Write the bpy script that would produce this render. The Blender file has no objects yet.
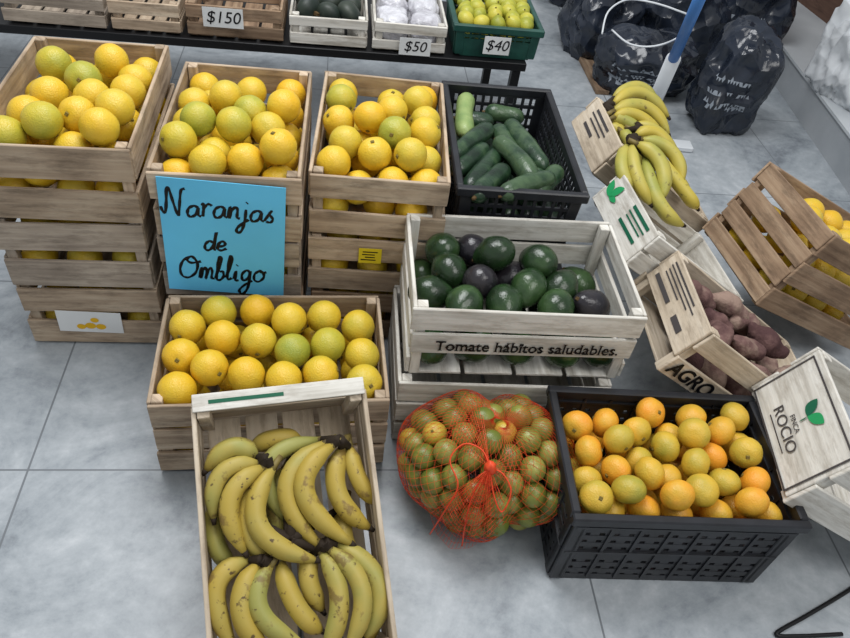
import bpy, bmesh, math, random
import numpy as np
from mathutils import Vector, Matrix, Euler, noise
random.seed(7)
rnd=random.random
def ru(a,b): return a+(b-a)*rnd()
C=bpy.context.collection
# ---------------------------------------------------------------- camera
F_PX,TH,RO,CH=720.4,math.radians(44.15),math.radians(8.96),1.414
cT,sT,cR,sR=math.cos(TH),math.sin(TH),math.cos(RO),math.sin(RO)
CAM=Vector((0,0,CH))
fw=Vector((0,cT,-sT)); rt=Vector((1,0,0)); up=Vector((0,sT,cT))
r2=rt*cR+up*sR; u2=up*cR-rt*sR
cd=bpy.data.cameras.new('camera'); cam=bpy.data.objects.new('camera',cd); C.objects.link(cam)
cd.sensor_width=36; cd.lens=F_PX/850*36; cd.clip_start=.02
m=Matrix.Identity(4)
for i in range(3):
    m[i][0]=r2[i]; m[i][1]=u2[i]; m[i][2]=-fw[i]; m[i][3]=CAM[i]
cam.matrix_world=m
bpy.context.scene.camera=cam
def ray(px,py): return fw+r2*((px-425)/F_PX)+u2*((319-py)/F_PX)
def at(px,py,z):
    d=ray(px,py); return CAM+d*((z-CH)/d.z)
def at_plane(px,py,P,n):
    d=ray(px,py); return CAM+d*((P-CAM).dot(n)/d.dot(n))
def proj(p):
    v=Vector(p)-CAM; c=v.dot(fw); return 425+F_PX*v.dot(r2)/c, 319-F_PX*v.dot(u2)/c
# ---------------------------------------------------------------- light
def area(P,size,en,col,tgt):
    l=bpy.data.lights.new('ceiling_lamp','AREA'); l.energy=en; l.size=size; l.color=col
    o=bpy.data.objects.new('ceiling_lamp',l); C.objects.link(o); o.location=P
    o.rotation_euler=(Vector(tgt)-Vector(P)).to_track_quat('-Z','Y').to_euler()
area((-.6,1.9,3.0),1.5,74,(.98,.99,1),(-.1,1.1,0))
area((1.4,.2,3.0),1.5,35,(1,.985,.96),(.3,1.0,0))
w=bpy.data.worlds.new('world'); bpy.context.scene.world=w; w.use_nodes=True
w.node_tree.nodes['Background'].inputs[0].default_value=(.93,.965,1,1); w.node_tree.nodes['Background'].inputs[1].default_value=.48
sc=bpy.context.scene
sc.view_settings.view_transform='Standard'; sc.view_settings.look='None'
# ---------------------------------------------------------------- materials
def lin(c):
    return tuple(((x/255)/12.92 if x/255<=.04045 else ((x/255+.055)/1.055)**2.4) for x in c)+(1,)
def newmat(name):
    mt=bpy.data.materials.new(name); mt.use_nodes=True
    nt=mt.node_tree; b=nt.nodes['Principled BSDF']; return mt,nt,b
def N(nt,t,**k):
    n=nt.nodes.new(t)
    for a,v in k.items(): setattr(n,a,v)
    return n
def ramp(nt,cols,lo=.3,hi=.7):
    r=nt.nodes.new('ShaderNodeValToRGB'); e=r.color_ramp.elements
    e[0].position=lo; e[0].color=lin(cols[0]); e[1].position=hi; e[1].color=lin(cols[-1])
    for i,c in enumerate(cols[1:-1]):
        x=e.new(lo+(hi-lo)*(i+1)/(len(cols)-1)); x.color=lin(c)
    return r
def pmat(name,cols,scale=8,rough=.5,bump=0,bscale=80,vary=0,lo=.3,hi=.7,spec=.5,detail=3,metal=0,spots=None,bdist=.004,alpha=None,crease=None):
    mt,nt,b=newmat(name); L=nt.links
    tc=N(nt,'ShaderNodeTexCoord'); oi=N(nt,'ShaderNodeObjectInfo')
    sc=N(nt,'ShaderNodeVectorMath',operation='ADD'); L.new(tc.outputs['Object'],sc.inputs[0])
    mul=N(nt,'ShaderNodeMath',operation='MULTIPLY'); mul.inputs[1].default_value=7.3
    L.new(oi.outputs['Random'],mul.inputs[0]); L.new(mul.outputs[0],sc.inputs[1])
    nz=N(nt,'ShaderNodeTexNoise'); nz.inputs['Scale'].default_value=scale; nz.inputs['Detail'].default_value=detail
    L.new(sc.outputs[0],nz.inputs['Vector'])
    ma=N(nt,'ShaderNodeMath',operation='MULTIPLY_ADD'); L.new(oi.outputs['Random'],ma.inputs[0]); ma.inputs[1].default_value=vary
    ad=N(nt,'ShaderNodeMath',operation='ADD'); ad.inputs[1].default_value=-vary/2; L.new(nz.outputs['Fac'],ad.inputs[0])
    L.new(ad.outputs[0],ma.inputs[2])
    r=ramp(nt,cols,lo,hi); L.new(ma.outputs[0],r.inputs[0]); out=r.outputs[0]
    for sp in (spots or []):
        col,ss,th,am=sp
        n3=N(nt,'ShaderNodeTexNoise'); n3.inputs['Scale'].default_value=ss; n3.inputs['Detail'].default_value=4; n3.inputs['Roughness'].default_value=.6; L.new(sc.outputs[0],n3.inputs['Vector'])
        mr=N(nt,'ShaderNodeMapRange'); mr.inputs['From Min'].default_value=th; mr.inputs['From Max'].default_value=th+.06; mr.inputs['To Max'].default_value=am; L.new(n3.outputs['Fac'],mr.inputs[0])
        mx=N(nt,'ShaderNodeMix'); mx.data_type='RGBA'; L.new(mr.outputs[0],mx.inputs[0]); L.new(out,mx.inputs[6]); mx.inputs[7].default_value=lin(col); out=mx.outputs[2]
    L.new(out,b.inputs['Base Color'])
    b.inputs['Roughness'].default_value=rough; b.inputs['Specular IOR Level'].default_value=spec; b.inputs['Metallic'].default_value=metal
    if alpha: b.inputs['Alpha'].default_value=alpha
    if bump:
        n2=N(nt,'ShaderNodeTexNoise'); n2.inputs['Scale'].default_value=bscale; L.new(tc.outputs['Object'],n2.inputs['Vector'])
        h=n2.outputs['Fac']
        if crease:
            wv=N(nt,'ShaderNodeVectorMath',operation='MULTIPLY_ADD'); L.new(n2.outputs['Color'],wv.inputs[0]); wv.inputs[1].default_value=(.05,.05,.05); L.new(sc.outputs[0],wv.inputs[2])
            vo=N(nt,'ShaderNodeTexVoronoi'); vo.inputs['Scale'].default_value=crease; L.new(wv.outputs[0],vo.inputs['Vector']); h=vo.outputs['Distance']
        bp=N(nt,'ShaderNodeBump'); bp.inputs['Strength'].default_value=bump; bp.inputs['Distance'].default_value=bdist
        L.new(h,bp.inputs['Height']); L.new(bp.outputs[0],b.inputs['Normal'])
    return mt
def woodmat(name,cols,rough=.8,streak=.5,dirt=(96,80,62),da=.75,tone=(.72,1.14)):
    mt,nt,b=newmat(name); L=nt.links
    uv=N(nt,'ShaderNodeUVMap'); mp=N(nt,'ShaderNodeMapping'); mp.inputs['Scale'].default_value=(4,70,1)
    L.new(uv.outputs[0],mp.inputs[0])
    n1=N(nt,'ShaderNodeTexNoise'); n1.inputs['Scale'].default_value=1; n1.inputs['Detail'].default_value=5; L.new(mp.outputs[0],n1.inputs['Vector'])
    n2=N(nt,'ShaderNodeTexNoise'); n2.inputs['Scale'].default_value=6; n2.inputs['Detail'].default_value=4; L.new(uv.outputs[0],n2.inputs['Vector'])
    a=N(nt,'ShaderNodeMix'); a.data_type='FLOAT'; a.inputs[0].default_value=streak
    L.new(n2.outputs['Fac'],a.inputs[2]); L.new(n1.outputs['Fac'],a.inputs[3])
    r=ramp(nt,cols,.32,.68); L.new(a.outputs[0],r.inputs[0])
    n3=N(nt,'ShaderNodeTexNoise'); n3.inputs['Scale'].default_value=14; n3.inputs['Detail'].default_value=7; n3.inputs['Roughness'].default_value=.72
    mp2=N(nt,'ShaderNodeMapping'); mp2.inputs['Scale'].default_value=(.6,2.4,1); L.new(uv.outputs[0],mp2.inputs[0]); L.new(mp2.outputs[0],n3.inputs['Vector'])
    mr=N(nt,'ShaderNodeMapRange'); mr.inputs['From Min'].default_value=.48; mr.inputs['From Max'].default_value=.72; mr.inputs['To Max'].default_value=da; L.new(n3.outputs['Fac'],mr.inputs[0])
    mx=N(nt,'ShaderNodeMix'); mx.data_type='RGBA'; L.new(mr.outputs[0],mx.inputs[0]); L.new(r.outputs[0],mx.inputs[6]); mx.inputs[7].default_value=lin(dirt)
    n5=N(nt,'ShaderNodeTexNoise'); n5.inputs['Scale'].default_value=.45; n5.inputs['Detail'].default_value=1; L.new(uv.outputs[0],n5.inputs['Vector'])
    m5=N(nt,'ShaderNodeMapRange'); m5.inputs['From Min'].default_value=.3; m5.inputs['From Max'].default_value=.7; m5.inputs['To Min'].default_value=tone[0]; m5.inputs['To Max'].default_value=tone[1]; L.new(n5.outputs['Fac'],m5.inputs[0])
    hs=N(nt,'ShaderNodeHueSaturation'); hs.inputs['Saturation'].default_value=.86; L.new(m5.outputs[0],hs.inputs['Value']); L.new(mx.outputs[2],hs.inputs['Color'])
    L.new(hs.outputs[0],b.inputs['Base Color'])
    b.inputs['Roughness'].default_value=rough; b.inputs['Specular IOR Level'].default_value=.2
    bp=N(nt,'ShaderNodeBump'); bp.inputs['Strength'].default_value=.55; bp.inputs['Distance'].default_value=.003
    L.new(n1.outputs['Fac'],bp.inputs['Height']); L.new(bp.outputs[0],b.inputs['Normal'])
    return mt
def flat(name,c,rough=.6,spec=.3):
    return pmat(name,[tuple(max(0,x*.93) for x in c),c],scale=5,rough=rough,spec=spec)
M={}
M['wood']=woodmat('weathered_wood',[(130,108,84),(182,158,130),(210,190,162)],dirt=(92,78,62))
M['wood_grey']=woodmat('grey_wood',[(122,108,94),(166,150,132),(194,178,158)],dirt=(92,80,66))
M['wood_brown']=woodmat('brown_wood',[(110,84,62),(156,126,96),(186,158,126)],dirt=(78,62,48))
M['wood_white']=woodmat('whitewashed_wood',[(174,168,156),(214,210,200),(230,227,219)],streak=.65,dirt=(144,132,114),da=.75,tone=(.88,1.05))
M['wood_pale']=woodmat('pale_wood',[(160,142,118),(200,182,156),(220,206,184)],dirt=(118,100,80),tone=(.84,1.08))
M['black_plastic']=pmat('black_plastic',[(22,23,27),(36,38,44)],scale=20,rough=.4)
M['green_plastic']=pmat('green_plastic',[(22,62,56),(34,82,72)],scale=20,rough=.4)
M['orange_y']=pmat('orange_peel',[(226,178,34),(218,184,50),(196,178,58)],scale=14,rough=.36,bump=.4,bscale=360,vary=.35,lo=.25,hi=.85)
M['orange_g']=pmat('greenish_orange_peel',[(210,182,48),(184,174,56),(150,158,58)],scale=14,rough=.36,bump=.4,bscale=360,vary=.3,lo=.25,hi=.8)
M['orange_o']=pmat('mandarin_peel',[(230,154,42),(222,166,50),(196,166,58)],scale=18,rough=.38,bump=.35,bscale=360,vary=.3,hi=.8)
M['orange_m']=pmat('yellow_mandarin_peel',[(222,172,52),(188,166,60)],scale=16,rough=.38,bump=.35,bscale=360,vary=.3)
M['orange_l']=pmat('green_mandarin_peel',[(208,172,56),(150,150,58)],scale=18,rough=.38,bump=.35,bscale=360,vary=.3)
M['scar']=flat('stem_scar',(120,104,50),.8)
M['lime_g']=pmat('lime_peel',[(100,110,42),(128,132,56),(152,148,72)],scale=22,rough=.34,bump=.2,bscale=380,vary=.35)
M['lime_y']=pmat('yellow_lime_peel',[(176,152,54),(196,168,64)],scale=22,rough=.36,bump=.2,bscale=380,vary=.3)
M['lemon']=pmat('lime_yellow_peel',[(142,148,44),(178,176,62),(200,188,70)],scale=16,rough=.4,bump=.25,bscale=380,vary=.4)
M['avo_g']=pmat('green_avocado_skin',[(24,40,22),(36,58,32),(56,80,46)],scale=18,rough=.2,bump=.2,bscale=240,vary=.3)
M['avo_p']=pmat('dark_avocado_skin',[(20,20,24),(32,30,36),(46,43,46)],scale=18,rough=.22,bump=.2,bscale=240,vary=.3)
M['cuke']=pmat('cucumber_skin',[(20,38,26),(38,62,42),(68,90,62)],scale=22,rough=.3,bump=.3,bscale=120,vary=.3)
M['cuke_l']=pmat('pale_cucumber_skin',[(112,140,80),(150,168,104)],scale=22,rough=.4,bump=.3,bscale=120)
M['nub']=flat('dry_stem',(92,72,44),.8)
M['ban']=pmat('banana_skin',[(174,150,62),(172,154,74),(150,148,76)],scale=12,rough=.55,vary=.35,detail=6,spots=[((108,82,44),22,.59,.7),((76,56,32),60,.63,.9)])
M['ban_g']=pmat('greenish_banana_skin',[(186,166,64),(178,166,76),(150,152,70)],scale=10,rough=.5,vary=.3,spots=[((100,80,44),40,.64,.8)])
M['ban_tip']=flat('banana_tip',(46,36,26),.8)
M['ban_stem']=pmat('banana_stem_skin',[(86,72,36),(130,114,56)],scale=30,rough=.6)
M['potato']=pmat('sweet_potato_skin',[(82,60,60),(114,88,84),(148,126,114)],scale=30,rough=.95,bump=.8,bscale=110,vary=.4,spec=.1,detail=7)
M['blue_card']=flat('blue_card',(108,206,252),.7,.2)
M['ink']=flat('black_ink',(12,12,18),.5)
M['ink_grey']=flat('grey_ink',(72,68,68),.6)
M['green_ink']=flat('green_ink',(40,160,96),.5)
M['dkgreen_ink']=flat('dark_green_ink',(24,96,70),.5)
M['yellow_ink']=flat('yellow_ink',(228,178,30),.5)
M['paper']=flat('white_paper',(226,228,228),.7)
M['yellow_paper']=flat('yellow_paper',(232,208,40),.7)
M['net']=flat('orange_net',(228,80,44),.45)
M['metal_black']=flat('black_metal',(20,20,22),.4)
M['white_pvc']=flat('white_plastic',(222,226,230),.35)
M['print_grey']=flat('pale_print',(150,158,168),.5)
M['blue_pvc']=flat('blue_plastic',(74,128,196),.35)
M['bag_black']=pmat('black_bag_plastic',[(24,29,38),(42,49,62)],scale=6,rough=.2,bump=.75,bscale=6,bdist=.06,detail=2,crease=11)
M['bag_white']=pmat('white_bag_plastic',[(200,204,208),(226,229,232)],scale=12,rough=.45,bump=.5,bscale=6,bdist=.04,crease=10)
M['bag_clear']=pmat('clear_bag_plastic',[(190,188,196),(232,232,238)],scale=40,rough=.15,bump=.7,bscale=60,bdist=.01,vary=.3,alpha=.82)
M['squash']=pmat('dark_squash_skin',[(28,40,34),(58,66,56)],scale=24,rough=.5,vary=.3)
M['brown_wall']=woodmat('brown_wall_board',[(86,60,48),(112,82,66)],dirt=(70,48,40))
M['wall_grey']=pmat('grey_tile_ledge',[(172,177,181),(198,202,205)],scale=4,rough=.4,detail=6)
M['riser_shaded']=pmat('grey_tile_shaded',[(150,155,160),(178,182,186)],scale=4,rough=.45,detail=6)  # ledge tile again in a darker tone; the riser's shade is put into the colour
def floormat(P0,ang):
    mt,nt,b=newmat('marble_tile'); L=nt.links
    tc=N(nt,'ShaderNodeTexCoord')
    mp=N(nt,'ShaderNodeMapping'); mp.vector_type='TEXTURE'; mp.inputs['Location'].default_value=(P0.x,P0.y,0); mp.inputs['Rotation'].default_value=(0,0,ang)
    L.new(tc.outputs['Object'],mp.inputs[0])
    br=N(nt,'ShaderNodeTexBrick'); br.offset=0; br.inputs['Scale'].default_value=1; br.inputs['Brick Width'].default_value=.6; br.inputs['Row Height'].default_value=.6
    br.inputs['Mortar Size'].default_value=.0026; br.inputs['Mortar Smooth'].default_value=.3
    L.new(mp.outputs[0],br.inputs['Vector'])
    n1=N(nt,'ShaderNodeTexNoise'); n1.inputs['Scale'].default_value=3.0; n1.inputs['Detail'].default_value=9; n1.inputs['Roughness'].default_value=.66; n1.inputs['Distortion'].default_value=1.0
    L.new(tc.outputs['Object'],n1.inputs['Vector'])
    n4=N(nt,'ShaderNodeTexNoise'); n4.inputs['Scale'].default_value=26; n4.inputs['Detail'].default_value=6; n4.inputs['Roughness'].default_value=.7; L.new(tc.outputs['Object'],n4.inputs['Vector'])
    am=N(nt,'ShaderNodeMix'); am.data_type='FLOAT'; am.inputs[0].default_value=.3; L.new(n1.outputs['Fac'],am.inputs[2]); L.new(n4.outputs['Fac'],am.inputs[3])
    r=ramp(nt,[(112,118,125),(148,155,161),(170,176,181),(194,198,202)],.34,.66); L.new(am.outputs[0],r.inputs[0])
    mx=N(nt,'ShaderNodeMix'); mx.data_type='RGBA'; L.new(br.outputs['Fac'],mx.inputs[0]); L.new(r.outputs[0],mx.inputs[6]); mx.inputs[7].default_value=lin((110,115,120))
    L.new(mx.outputs[2],b.inputs['Base Color'])
    n2=N(nt,'ShaderNodeTexNoise'); n2.inputs['Scale'].default_value=9; n2.inputs['Detail'].default_value=6; L.new(tc.outputs['Object'],n2.inputs['Vector'])
    mr=N(nt,'ShaderNodeMapRange'); mr.inputs['To Min'].default_value=.24; mr.inputs['To Max'].default_value=.46; L.new(n2.outputs['Fac'],mr.inputs[0]); L.new(mr.outputs[0],b.inputs['Roughness'])
    bp=N(nt,'ShaderNodeBump'); bp.inputs['Strength'].default_value=.12; bp.inputs['Distance'].default_value=.002; L.new(n1.outputs['Fac'],bp.inputs['Height']); L.new(bp.outputs[0],b.inputs['Normal'])
    return mt
# ---------------------------------------------------------------- object helpers
def tag(o,label=None,cat=None,group=None,kind=None):
    if label: o['label']=label
    if cat: o['category']=cat
    if group: o['group']=group
    if kind: o['kind']=kind
    return o
def empty(name,mat4):
    o=bpy.data.objects.new(name,None); C.objects.link(o); o.matrix_world=mat4; o.empty_display_size=.05; return o
def link(name,me,parent=None,mat=None,mat4=None,smooth=False):
    if mat is not None and not me.materials: me.materials.append(mat)
    o=bpy.data.objects.new(name,me); C.objects.link(o)
    if parent is not None: o.parent=parent
    if mat4 is not None:
        if parent is not None: o.matrix_local=mat4
        else: o.matrix_world=mat4
    if smooth:
        for p in me.polygons: p.use_smooth=True
    return o
class MB:
    def __init__(s): s.v=[]; s.f=[]; s.uv=[]
    def box(s,c,size,rot=None,jit=0):
        hx,hy,hz=[a/2 for a in size]
        ax=max(range(3),key=lambda i:size[i]); oth=sorted([i for i in range(3) if i!=ax],key=lambda i:-size[i])
        co=[(-hx,-hy,-hz),(hx,-hy,-hz),(hx,hy,-hz),(-hx,hy,-hz),(-hx,-hy,hz),(hx,-hy,hz),(hx,hy,hz),(-hx,hy,hz)]
        b=len(s.v); ou,ov=ru(0,50),ru(0,50)
        c=Vector(c)
        if jit: rot=Euler((ru(-jit,jit),ru(-jit,jit),ru(-jit,jit))).to_matrix()
        for p in co:
            q=Vector(p)
            if rot is not None: q=rot@q
            s.v.append(q+c)
        for f in [(0,3,2,1),(4,5,6,7),(0,1,5,4),(1,2,6,5),(2,3,7,6),(3,0,4,7)]:
            s.f.append([b+i for i in f])
            s.uv.append([(co[i][ax]+ou, co[i][oth[0]]+co[i][oth[1]]+ov) for i in f])
        return s
    def tube(s,pts,rad,n=8,cap=True,alt=1):
        pts=[Vector(p) for p in pts]; b=len(s.v); k=len(pts)
        if not hasattr(rad,'__len__'): rad=[rad]*k
        ref=None
        for i,p in enumerate(pts):
            t=(pts[min(i+1,k-1)]-pts[max(i-1,0)]).normalized()
            if ref is None:
                ref=t.orthogonal().normalized()
            ref=(ref-t*ref.dot(t)).normalized(); bn=t.cross(ref)
            for j in range(n):
                a=2*math.pi*j/n
                s.v.append(p+(ref*math.cos(a)+bn*math.sin(a))*rad[i]*(alt if j%2 else 1))
        for i in range(k-1):
            for j in range(n):
                f=[b+i*n+j,b+i*n+(j+1)%n,b+(i+1)*n+(j+1)%n,b+(i+1)*n+j]
                s.f.append(f); s.uv.append([(i/k,j/n)]*4)
        if cap:
            f=[b+j for j in range(n)][::-1]; s.f.append(f); s.uv.append([(0,0)]*n)
            f=[b+(k-1)*n+j for j in range(n)]; s.f.append(f); s.uv.append([(1,0)]*n)
        return s
    def poly(s,pts):
        b=len(s.v); s.v+= [Vector(p) for p in pts]; s.f.append(list(range(b,b+len(pts)))); s.uv.append([(p[0],p[1]) for p in pts]); return s
    def build(s,name,mat,parent=None,mat4=None,bevel=0,smooth=False):
        me=bpy.data.meshes.new(name); me.from_pydata([tuple(v) for v in s.v],[],s.f)
        u=me.uv_layers.new(name='UVMap'); i=0
        for f in s.uv:
            for q in f: u.data[i].uv=q; i+=1
        me.update()
        o=link(name,me,parent,mat,mat4,smooth)
        if bevel:
            md=o.modifiers.new('bevel','BEVEL'); md.width=bevel; md.segments=1; md.limit_method='ANGLE'
        return o
def catmull(pts,n=6):
    pts=[Vector(p) for p in pts]; out=[]
    k=len(pts)
    for i in range(k-1):
        p0=pts[max(i-1,0)]; p1=pts[i]; p2=pts[i+1]; p3=pts[min(i+2,k-1)]
        for j in range(n):
            t=j/n
            out.append(.5*((2*p1)+(p2-p0)*t+(2*p0-5*p1+4*p2-p3)*t*t+(3*p1-p0-3*p2+p3)*t**3))
    out.append(pts[-1]); return out
def text(s,size,mat,parent,mat4,name='printed_lettering',shear=0,xs=1,bold=0,serif=False):
    cu=bpy.data.curves.new('t','FONT'); cu.body=s; cu.size=size; cu.align_x='CENTER'; cu.align_y='CENTER'; cu.shear=shear; cu.extrude=.0003; cu.offset=bold
    ob=bpy.data.objects.new('t',cu); C.objects.link(ob)
    bpy.context.view_layer.update()
    dg=bpy.context.evaluated_depsgraph_get(); me=bpy.data.meshes.new_from_object(ob.evaluated_get(dg))
    bpy.data.objects.remove(ob); me.name=name
    if serif:   # small slabs on the flat stem ends turn the plain face into a serif one
        bars=set()
        xmax=max(v.co.x for v in me.vertices)
        for e in me.edges:
            a,b_=me.vertices[e.vertices[0]].co,me.vertices[e.vertices[1]].co
            L_=abs(a.x-b_.x)
            if abs(a.y-b_.y)<size*.002 and size*.05<L_<size*.125 and max(a.x,b_.x)<xmax-size*.05:
                bars.add((round((a.x+b_.x)/2,4),round(a.y,4),round(L_,4)))
        bm=bmesh.new(); bm.from_mesh(me)
        for (x,y,L_) in bars:
            q=bmesh.ops.create_cube(bm,size=1,matrix=Matrix.Translation((x,y,0))@Matrix.Diagonal((L_+size*.12,size*.035,.0007,1)))
        bm.to_mesh(me); bm.free()
    for v in me.vertices: v.co.x*=xs
    me.materials.clear()
    return link(name,me,parent,mat,mat4)
def basis(X,Y,P):
    X=Vector(X).normalized(); Y=Vector(Y).normalized(); Z=X.cross(Y)
    mm=Matrix.Identity(4)
    for i in range(3): mm[i][0]=X[i]; mm[i][1]=Y[i]; mm[i][2]=Z[i]; mm[i][3]=P[i]
    return mm
def pose(cx,cy,cz,yaw): return Matrix.Translation((cx,cy,cz))@Matrix.Rotation(yaw,4,'Z')
# ---------------------------------------------------------------- crates
DIM={}
def wooden_crate(mat4,W,L,H,label,mat,ny=2,nx=2,ph=.075,phx=None,group=None,t=.009,endmat=None,zrows=None,zrowsx=None):
    root=empty('wooden_crate',mat4); tag(root,label,'crate',group)
    phx=phx or ph
    def rows(n,h):
        if n==1: return [H-h/2-.002]
        lo=.006+h/2; hi=H-h/2-.002
        return [lo+(hi-lo)*i/(n-1) for i in range(n)]
    E=[];S=[]
    for s in (-1,1):
        b=MB()
        for z in (zrows or rows(ny,ph)): b.box((ru(-.002,.002),s*(L/2-t/2),z-ru(0,.002)),(W-ru(0,.007),t*ru(.85,1),ph-ru(0,.007)),jit=.009)
        E.append(b.build('end_panel',endmat or mat,root,bevel=.0016))
    for s in (-1,1):
        b=MB()
        for z in (zrowsx or rows(nx,phx)): b.box((s*(W/2-t/2),0,z),(t*ru(.85,1),L-2*t-.002,phx-ru(0,.006)),jit=.005)
        S.append(b.build('side_panel',mat,root,bevel=.0016))
    p=.022
    for sx in (-1,1):
        for sy in (-1,1):
            MB().box((sx*(W/2-t-p/2-.0005),sy*(L/2-t-p/2-.0005),H/2),(p,p,H-.004)).build('corner_post',mat,root,bevel=.0015)
    b=MB(); n=4
    for i in range(n):
        x=-W/2+t+.004+(W-2*t-.008)*(i+.5)/n
        b.box((x,0,.0055),((W-2*t)/n-.012,L-2*t-.004,.007))
    b.build('bottom_panel',mat,root,bevel=.001)
    DIM[root.name]=(W,L,H)
    return root,E,S
def plastic_crate(mat4,W,L,H,label,mat,group=None,taper=.07,nv=14,nh=5,bw=.0075,hw=.0095):
    root=empty('plastic_crate',mat4); tag(root,label,'crate',group)
    def tp(b):
        for v in b.v:
            k=1-taper*(H-v.z)/H; v.x*=k; v.y*=k
        return b
    t=.006; rh=.024
    b=MB()
    for s in (-1,1):
        b.box((0,s*(L/2-.009),H-rh/2),(W,.018,rh)); b.box((s*(W/2-.009),0,H-rh/2),(.018,L-.036,rh))
    b.build('rim',mat,root,bevel=.003)
    lo=.012; hi=H-rh
    for ax in (0,1):
        span=(W,L)[ax]-.06; dep=(L,W)[ax]
        for s in (-1,1):
            b=MB(); nn=max(6,int(nv*span/.4))
            def put(a,z,sa,sz,th=t,o=0):
                d=s*(dep/2-.012+o)
                if ax==0: b.box((a,d,z),(sa,th,sz))
                else: b.box((d,a,z),(th,sa,sz))
            for i in range(nh+1):
                z=lo+(hi-lo)*i/nh; put(0,z,span,hw if i not in (0,) else max(.022,hw))
            for i in range(nn+1): put(-span/2+span*i/nn,(lo+hi)/2,bw,hi-lo,t*.8)
            put(0,lo+(hi-lo)*.42,span,.03,t*1.1)
            if bw>.01:
                put(0,H-rh-.012,span+.03,.006,.014); put(0,lo+(hi-lo)*.5,span+.03,.006,.014)
                for i in range(0,nn+1,2): put(-span/2+span*i/nn,(lo+hi)/2,.006,hi-lo,.012)
            tp(b).build('side_grille',mat,root)
    for sx in (-1,1):
        for sy in (-1,1):
            b=MB()
            b.box((sx*(W/2-.025),sy*(L/2-.011),H/2),(.03,.010,H-.01)); b.box((sx*(W/2-.011),sy*(L/2-.028),H/2),(.010,.024,H-.01))
            tp(b).build('corner_post',mat,root,bevel=.002)
    b=MB(); n=9
    for i in range(n):
        x=-W/2+.02+(W-.04)*(i+.5)/n; b.box((x,0,.006),(.012,L-.03,.006))
    for i in range(n):
        y=-L/2+.02+(L-.04)*(i+.5)/n; b.box((0,y,.006),(W-.03,.012,.007))
    tp(b).build('base_grille',mat,root)
    DIM[root.name]=(W-.02,L-.02,H-.012)
    return root
# ---------------------------------------------------------------- fruit meshes
def sphere_me(name,r,sq=1.0,u=26,v=16,dimple=.06,lump=0,pear=0):
    bm=bmesh.new(); bmesh.ops.create_uvsphere(bm,u_segments=u,v_segments=v,radius=1)
    for vv in bm.verts:
        n=vv.co.normalized(); k=1
        d=abs(n.z)
        if d>.93: k-=dimple*((d-.93)/.07)**1.5*(1 if n.z>0 else .4)
        k+=lump*noise.noise(n*2.1+Vector((3.3,1.7,5.1)))
        vv.co=Vector((n.x*k,n.y*k,n.z*k*sq))
        if pear: 
            f=1-pear*max(0,n.z); vv.co.x*=f; vv.co.y*=f
        vv.co*=r
    me=bpy.data.meshes.new(name); bm.to_mesh(me); bm.free()
    for p in me.polygons: p.use_smooth=True
    return me
def scar_me(name,r,z,h,n=8):
    ring=[Vector((r*math.cos(2*math.pi*i/n)*(1 if i%2 else .72),r*math.sin(2*math.pi*i/n)*(1 if i%2 else .72),z)) for i in range(n)]
    vs=ring+[Vector((v.x*.6,v.y*.6,z+h)) for v in ring]+[Vector((0,0,z+h*.7))]; fs=[]
    for i in range(n):
        j=(i+1)%n; fs.append([i,j,n+j,n+i]); fs.append([n+i,n+j,2*n])
    me=bpy.data.meshes.new(name); me.from_pydata([tuple(v) for v in vs],[],fs); return me
FR={}
def fruit_kind(key,name,me,mat,part=None,pme=None,pmat_=None):
    me.materials.append(mat)
    if pme is not None and not pme.materials: pme.materials.append(pmat_)
    FR[key]=(name,me,part,pme)
R_O=.0395
sc_o=scar_me('stem_scar',.006,R_O*.925,.0022)
for k,mk in (('oy','orange_y'),('og','orange_g')):
    fruit_kind(k,'orange',sphere_me('orange',R_O,.97,28,18,.06,.035),M[mk],'stem_scar',sc_o,M['scar'])
R_M=.033
sc_m=scar_me('stem_scar',.0055,R_M*.80,.002)
for k,mk in (('mo','orange_o'),('my','orange_m'),('ml','orange_l')):
    fruit_kind(k,'mandarin',sphere_me('mandarin',R_M,.85,26,16,.07,.04),M[mk],'stem_scar',sc_m,M['scar'])
R_L=.027
sc_l=scar_me('stem_scar',.0038,R_L*.99,.0012)
for k,mk in (('lg','lime_g'),('ly','lime_y')):
    fruit_kind(k,'lime',sphere_me('lime',R_L,1.02,20,12),M[mk],'stem_scar',sc_l,M['scar'])
nub=scar_me('stem_nub',.006,.0515,.004)
for k,mk in (('ag','avo_g'),('ap','avo_p')):
    fruit_kind(k,'avocado',sphere_me('avocado',.0415,1.27,26,18,.02,.03,.28),M[mk],'stem_nub',nub,M['nub'])
nub2=scar_me('stem_nub',.004,.03,.005)
fruit_kind('le','lemon',sphere_me('lemon',.026,1.12,18,12,-.15),M['lemon'],'stem_nub',nub2,M['nub'])
nub4=scar_me('stem',.009,.028,.02)
fruit_kind('sq','squash',sphere_me('squash',.045,.75,20,12,.1,.05),M['squash'],'stem',nub4,M['nub'])
def fruit(key,P,label,cat,group,rot=None,scale=1):
    name,me,part,pme=FR[key]
    o=bpy.data.objects.new(name,me); C.objects.link(o); o.location=P; o.rotation_euler=rot or (ru(0,6.3),ru(0,6.3),ru(0,6.3)); o.scale=(scale,)*3
    tag(o,label,cat,group)
    if part:
        c=bpy.data.objects.new(part,pme); C.objects.link(c); c.parent=o
    return o
ORD=['first','second','third','fourth','fifth','sixth','seventh','eighth','ninth','tenth','eleventh','twelfth','thirteenth','fourteenth']
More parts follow.
